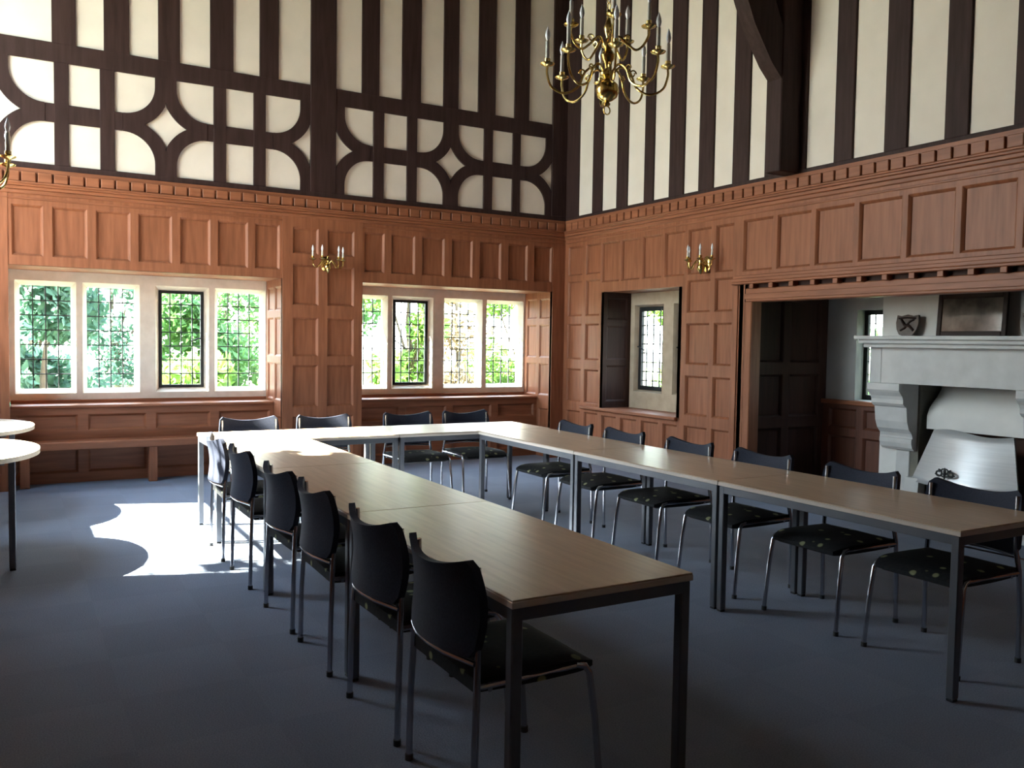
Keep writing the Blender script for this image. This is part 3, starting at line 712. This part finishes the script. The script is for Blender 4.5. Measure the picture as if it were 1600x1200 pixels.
# ------------------------------------------------------------------ bench under the left window
bn = empty('window_bench', (1.25, 9.56, 0), label='long brown wooden bench on square legs under the left window', cat='bench')
one('seat', M['oakh'], lambda b: b.box(-1.265, 1.265, -.14, .148, .36, .438, .008), bn)
for x in (-1.16, -.015, 1.13): one('leg', M['oak'], lambda b: b.box(x - .042, x + .042, -.10, -.02, 0, .36, .005), bn)

# ------------------------------------------------------------------ chandeliers and wall lights
def arm_path(r0, z0, r1, z1, dip, ang):
    ca, sa = math.cos(ang), math.sin(ang); out = []
    n = 22
    P0, P1, P2, P3 = Vector((r0, 0, z0)), Vector((r0 + (r1 - r0) * .25, 0, z0 + .07)), Vector((r0 + (r1 - r0) * .42, 0, z1 - dip * 1.9)), Vector((r1, 0, z1))
    pts = []
    ctrl = [Vector((r0, 0, z0)), Vector((r0 + .05 * (r1 / .37), 0, z0 + .045)), Vector((r0 + .11 * (r1 / .37), 0, z0 + .01)), Vector((r0 + .15 * (r1 / .37), 0, z1 - dip * .75)), Vector((r1 - .11 * (r1 / .37), 0, z1 - dip)), Vector((r1 - .03, 0, z1 - dip * .78)), Vector((r1, 0, z1 - dip * .3)), Vector((r1, 0, z1))]
    c = [ctrl[0]] + ctrl + [ctrl[-1]]
    for i in range(1, len(c) - 2):
        for k in range(5):
            t = k / 5; a, b_, d, e = c[i - 1], c[i], c[i + 1], c[i + 2]
            p = .5 * ((2 * b_) + (d - a) * t + (2 * a - 5 * b_ + 4 * d - e) * t * t + (3 * b_ - a - 3 * d + e) * t ** 3); pts.append(p)
    pts.append(ctrl[-1])
    return [(p.x * ca, p.x * sa, p.z) for p in pts]
def cup(root, x, y, z, hc=.105, bulb=True, s=1.):
    b = MB(); b.lathe([(.004, -.012), (.012 * s, -.008), (.042 * s, .004), (.046 * s, .010), (.042 * s, .009), (.012 * s, .004), (.012 * s, .016), (.018 * s, .022), (.018 * s, .04), (.013 * s, .042)], x, y, z, 18); b.build('drip_pan', M['brass'], root, True)
    b = MB(); b.lathe([(.0125 * s, .038), (.0125 * s, .038 + hc * s), (.006, .04 + hc * s)], x, y, z, 12); b.build('candle_tube', M['candle'], root, True)
    if bulb:
        zb = .04 + hc * s; b = MB(); b.lathe([(.006, zb), (.012 * s, zb + .012), (.0165 * s, zb + .032 * s), (.013 * s, zb + .055 * s), (.005, zb + .078 * s), (.0008, zb + .09 * s)], x, y, z, 12); b.build('bulb', M['bulb'], root, True)
def chandelier(loc, rot, label, top):
    root = empty('brass_chandelier', loc, rot, label, 'chandelier', 'brass chandeliers')
    # local zero = bottom of the ring
    b = MB(); b.lathe([(.004, .05), (.018, .055), (.022, .065), (.012, .075), (.035, .085), (.062, .105), (.074, .14), (.066, .18), (.04, .205), (.022, .215), (.03, .225), (.05, .235), (.05, .25), (.028, .265), (.018, .28), (.022, .31), (.038, .335), (.045, .36), (.03, .385), (.02, .40), (.04, .415), (.04, .43), (.02, .445), (.014, .47), (.024, .50), (.03, .53), (.018, .56), (.01, .60), (.016, .62), (.008, .64)], 0, 0, 0, 26)
    b.build('body', M['brass'], root, True)
    b = MB(); b.tube([(.026 * math.cos(R(a)), 0, .026 + .026 * math.sin(R(a))) for a in range(0, 361, 20)], .0045, 8, False); b.build('ring', M['brass'], root, True)
    b = MB(); z = .64; k = 0
    while z < top:
        ax = (1, 0) if k % 2 else (0, 1)
        b.tube([(ax[0] * .013 * math.cos(R(a)), ax[1] * .013 * math.cos(R(a)), z + .022 + .024 * math.sin(R(a))) for a in range(0, 361, 30)], .0035, 6, False); z += .038; k += 1
    b.build('chain', M['brass'], root, True)
    for n, r, z0, z1, dip, off in ((8, .375, .245, .285, .16, 11), (5, .25, .425, .50, .12, 20)):
        for i in range(n):
            a = R(off + 360 * i / n); b = MB(); p = arm_path(.03, z0, r, z1, dip, a); b.tube(p, .0075, 8)
            # small scroll on the arm
            q = Vector(p[12]); d = Vector((math.cos(a), math.sin(a), 0))
            b.tube([tuple(q + d * (.022 * math.cos(R(t)) * (1 - t / 700)) + Vector((0, 0, .03 + .024 * math.sin(R(t)) * (1 - t / 700)))) for t in range(0, 400, 30)], .005, 6)
            ar = b.build('arm', M['brass'], root, True)
            cup(ar, p[-1][0], p[-1][1], p[-1][2] + .008, hc=.11)
    return root
chandelier((3.22, 4.46, 2.905), R(5), 'two-tier brass candle chandelier hanging on a chain before the corner', ZC - 2.905)
chandelier((-.36, 6.17, 2.235), R(12), 'brass chandelier mostly out of frame, one candle arm showing over the cornice', ZC - 2.235)

def sconce(loc, rz, label):
    root = empty('wall_candle_light', loc, rz, label, 'wall light', 'brass wall lights')   # local -y points into the room
    b = MB(); b.lathe([(.0, 0), (.05, .0), (.055, .008), (.04, .018), (.02, .024), (.0, .026)], 0, 0, 0, 22); b.v = [(x, -z, y * 1.5) for x, y, z in b.v]; b.build('backplate', M['brass'], root, True)
    b = MB(); b.lathe([(.003, -.11), (.012, -.10), (.02, -.085), (.036, -.06), (.04, -.035), (.03, -.01), (.014, .0), (.02, .012), (.026, .03), (.014, .045), (.008, .07), (.012, .08), (.003, .09)], 0, -.085, 0, 20)
    b.tube([(0, -.012, -.02), (0, -.09, -.02)], .009, 8); b.build('boss', M['brass'], root, True)
    for ang, r in ((-175, .17), (-125, .16), (-55, .16), (-5, .17)):
        a = R(ang); ca, sa = math.cos(a), math.sin(a)
        cp = [(.02, .0), (.06, .03), (.09, -.01), (.12, -.05), (.15, -.045), (r, -.01), (r, .025)]
        p = [(q * ca, -.085 + q * sa * .75, z) for q, z in cp]
        b = MB(); b.tube(p, .006, 8); ar = b.build('arm', M['brass'], root, True)
        cup(ar, p[-1][0], p[-1][1], p[-1][2] + .006, hc=.06, s=.8)
    return root
sconce((3.0, YB - .013, 2.31), 0, 'brass candle wall light on the wood pier between the two wide windows')
sconce((XW - .0, 6.74, 2.31), R(-90), 'brass candle wall light beside the narrow window near the inglenook')

# ------------------------------------------------------------------ outside
def gnd(b):
    b.quad((-60, -40, -.55), (70, -40, -.55), (70, 80, -.55), (-60, 80, -.55))
b = MB(); gnd(b); o = b.build('ground', M['lawn'], fix=False); tag(o, kind='structure')
def tree(name, loc, h, rad, m, n, label, cat='tree', leaf=.11, trunk=True, base=.0, flat=1., group='trees and bushes outside', nb=9):
    root = empty(name, loc, 0, label, cat, group); rnd = random.Random(hash((round(loc[0], 2), round(loc[1], 2))) & 0xffff)
    b = MB(); blobs = []
    for k in range(nb):
        a = rnd.uniform(0, 6.283); q = rad * math.sqrt(rnd.random()) * .75
        blobs.append((q * math.cos(a), q * math.sin(a), base + (h - base) * rnd.uniform(.10, .85), rad * rnd.uniform(.32, .6)))
    for k in range(n):
        bx, by, bz, br = blobs[k % nb]
        d = Vector((rnd.gauss(0, 1), rnd.gauss(0, 1), rnd.gauss(0, 1) * .85)); d.normalize(); d *= br * (rnd.random() ** .4)
        c = Vector((bx, by, bz)) + d; c.z = max(c.z, base * .8 + .02)
        u = Vector((rnd.gauss(0, 1), rnd.gauss(0, 1), rnd.gauss(0, 1))).normalized(); w = u.orthogonal().normalized(); s = leaf * rnd.uniform(.6, 1.3)
        b.quad(c - u * s, c - w * s * .45, c + u * s, c + w * s * .45)
    b.build('foliage', m, root, fix=False)
    if trunk:
        b = MB(); b.tube([(0, 0, -.02), (.05, 0, h * .3), (-.04, .05, h * .6), (0, 0, h * .85)], [.10, .08, .05, .02], 9)
        for k in range(5):
            bx, by, bz, br = blobs[k]; b.tube([(.02, 0, h * .35), (bx * .5, by * .5, (h * .35 + bz) / 2), (bx, by, bz)], [.035, .022, .01], 6)
        b.build('trunk', M['bark'], root, True)
    return root
G = -.55
tree('garden_tree', (.3, 16.7, G), 4.2, 1.3, M['leafC'], 4250, 'blue-green tree seen through the leftmost light of the left window')
tree('garden_tree', (1.9, 20.6, G), 4.3, 1.5, M['leafC'], 2720, 'open leafy tree seen through the second light of the left window')
tree('garden_tree', (3.35, 17.3, G), 4.2, 1.3, M['leafB'], 3910, 'green tree seen through the black casement of the left window')
tree('garden_bush', (2.65, 14.2, G), 1.9, .8, M['leafA'], 1700, 'low bright bush beyond the black casement of the left window', 'bush')
tree('garden_bush', (.4, 13.6, G), 2.3, .8, M['leafC'], 1500, 'low bush under the tree beyond the left window', 'bush')
tree('garden_tree', (6.2, 20.4, G), 4.4, 1.6, M['leafB'], 3400, 'green tree seen through the leftmost light of the right window')
tree('garden_tree', (7.0, 16.3, G), 4.0, 1.15, M['leafA'], 3910, 'bright green tree beyond the black casement of the right window')
tree('garden_tree', (10.2, 20.6, G), 4.3, 1.5, M['leafD'], 3570, 'copper-tinged tree seen through the third light of the right window')
tree('garden_tree', (10.0, 17.0, G), 4.0, 1.15, M['leafA'], 3400, 'bright green tree seen through the last light of the right window')
tree('garden_bush', (12.1, 13.8, G), 3.7, 1.1, M['leafA'], 4400, 'bright bush seen through the narrow window on the right wall', 'bush')
tree('garden_bush', (9.3, 4.0, G), 3.8, 1.5, M['leafB'], 3200, 'added unseen bush blocking sky light from the inglenook', 'bush', leaf=.13)  # added out of view to hold sky light back from the inglenook window
tree('garden_bush', (12.6, 9.6, G), 2.4, 1.2, M['leafB'], 1500, 'green bush seen through the small inglenook window', 'bush')
def canopy(loc, x0, x1, y0, y1, z0, z1, n, label, seed=3):
    root = empty('canopy_tree', loc, 0, label, 'tree', 'trees and bushes outside'); rnd = random.Random(seed); b = MB()
    cl = []
    while len(cl) < n // 60: cl.append((rnd.uniform(x0, x1), rnd.uniform(y0, y1), z0 + (z1 - z0) * rnd.random(), rnd.uniform(.28, .5)))
    for k in range(n):
        bx, by, bz, br = cl[k % len(cl)]
        d = Vector((rnd.gauss(0, 1), rnd.gauss(0, 1), rnd.gauss(0, 1))).normalized() * br * (rnd.random() ** .4); c = Vector((bx, by, bz)) + d
        u = Vector((rnd.gauss(0, 1), rnd.gauss(0, 1), rnd.gauss(0, 1))).normalized(); w = u.orthogonal().normalized(); q = .16 * rnd.uniform(.6, 1.3)
        b.quad(c - u * q, c - w * q * .5, c + u * q, c + w * q * .5)
    b.build('foliage', M['leafB'], root, fix=False)
    b = MB(); b.tube([(0, 0, 0), (.1, .05, z0 * .5), (0, 0, z0 + .4), (.1, -.1, z1)], [.34, .26, .2, .05], 10)
    for k in range(3):
        bx, by, bz, br = cl[k]; b.tube([(0, 0, z0 * .8), (bx * .5, by * .5, (z0 * .8 + bz) / 2), (bx, by, bz)], [.06, .035, .012], 7)
    b.build('trunk', M['bark'], root, True)

canopy((-5.2, 4.6, G), -.5, .5, 1.95, 3.05, 5.2, 9.6, 1400, 'slim leafy tree outside the left wall that dapples the sunlight')

# ------------------------------------------------------------------ light
SUN_E, SKY = 62., 8.0
sd = Vector((.682 * .94, -.682 * .34, -.731)).normalized()
l = bpy.data.lights.new('sun', 'SUN'); l.energy = SUN_E; l.angle = R(.6); l.color = (1, .95, .86)
so = bpy.data.objects.new('sun', l); col.objects.link(so); so.rotation_euler = sd.to_track_quat('-Z', 'Y').to_euler(); so.location = (-20, 20, 12)
w = bpy.data.worlds.new('sky'); S.world = w; w.use_nodes = True; nt = w.node_tree; bg = nt.nodes['Background']
tc = nt.nodes.new('ShaderNodeTexCoord'); sx = nt.nodes.new('ShaderNodeSeparateXYZ'); rp = nt.nodes.new('ShaderNodeValToRGB')
nt.links.new(tc.outputs['Generated'], sx.inputs[0]); nt.links.new(sx.outputs['Z'], rp.inputs['Fac'])
rp.color_ramp.elements[0].color = (.98, 1.0, 1.0, 1); rp.color_ramp.elements[1].color = (.50, .68, 1.0, 1); rp.color_ramp.elements[1].position = .8
nt.links.new(rp.outputs['Color'], bg.inputs['Color']); bg.inputs['Strength'].default_value = SKY
def portal(loc, rot, sx_, sy_):
    l = bpy.data.lights.new('daylight_portal', 'AREA'); l.shape = 'RECTANGLE'; l.size = sx_; l.size_y = sy_; l.cycles.is_portal = True
    o = bpy.data.objects.new('daylight_portal', l); col.objects.link(o); o.location = loc; o.rotation_euler = rot
portal((1.25, 10.3, 1.46), (R(-90), 0, 0), 2.5, 1.1); portal((4.7, 10.3, 1.46), (R(-90), 0, 0), 2.5, 1.1)
portal((-1.66, 7.76, 3.65), (0, R(-90), 0), 3.95, 2.85); portal((6.78, 7.84, 1.43), (0, R(90), 0), 1.05, 1.0); portal((7.66, 5.6, 1.4), (0, R(90), 0), .9, .6)

# ------------------------------------------------------------------ camera and view
cam = bpy.data.cameras.new('camera'); co = bpy.data.objects.new('camera', cam); col.objects.link(co)
F, P_, R_, Y_, CH_ = 1354.8, -.0480, .0158, .5228, 1.479
cy, sy, cp, sp_ = math.cos(Y_), math.sin(Y_), math.cos(P_), math.sin(P_)
fw = Vector((sy * cp, cy * cp, sp_)); rt = Vector((cy, -sy, 0)); up = rt.cross(fw)
r2 = rt * math.cos(R_) + up * math.sin(R_); u2 = -rt * math.sin(R_) + up * math.cos(R_)
mw = Matrix(((r2.x, u2.x, -fw.x, 0), (r2.y, u2.y, -fw.y, 0), (r2.z, u2.z, -fw.z, CH_), (0, 0, 0, 1)))
co.matrix_world = mw
cam.sensor_fit = 'HORIZONTAL'; cam.sensor_width = 36; cam.lens = F / 1600 * 36; cam.clip_start = .05; cam.clip_end = 300
S.camera = co
vs = S.view_settings; vs.view_transform = 'Standard'; vs.look = 'None'; vs.exposure = 1.62; vs.gamma = 1.; vs.use_curve_mapping = False
S.cycles.use_denoising = True; S.cycles.max_bounces = 10; S.cycles.diffuse_bounces = 5; S.cycles.transparent_max_bounces = 16; S.cycles.sample_clamp_indirect = 8
S.cycles.caustics_reflective = False; S.cycles.caustics_refractive = False
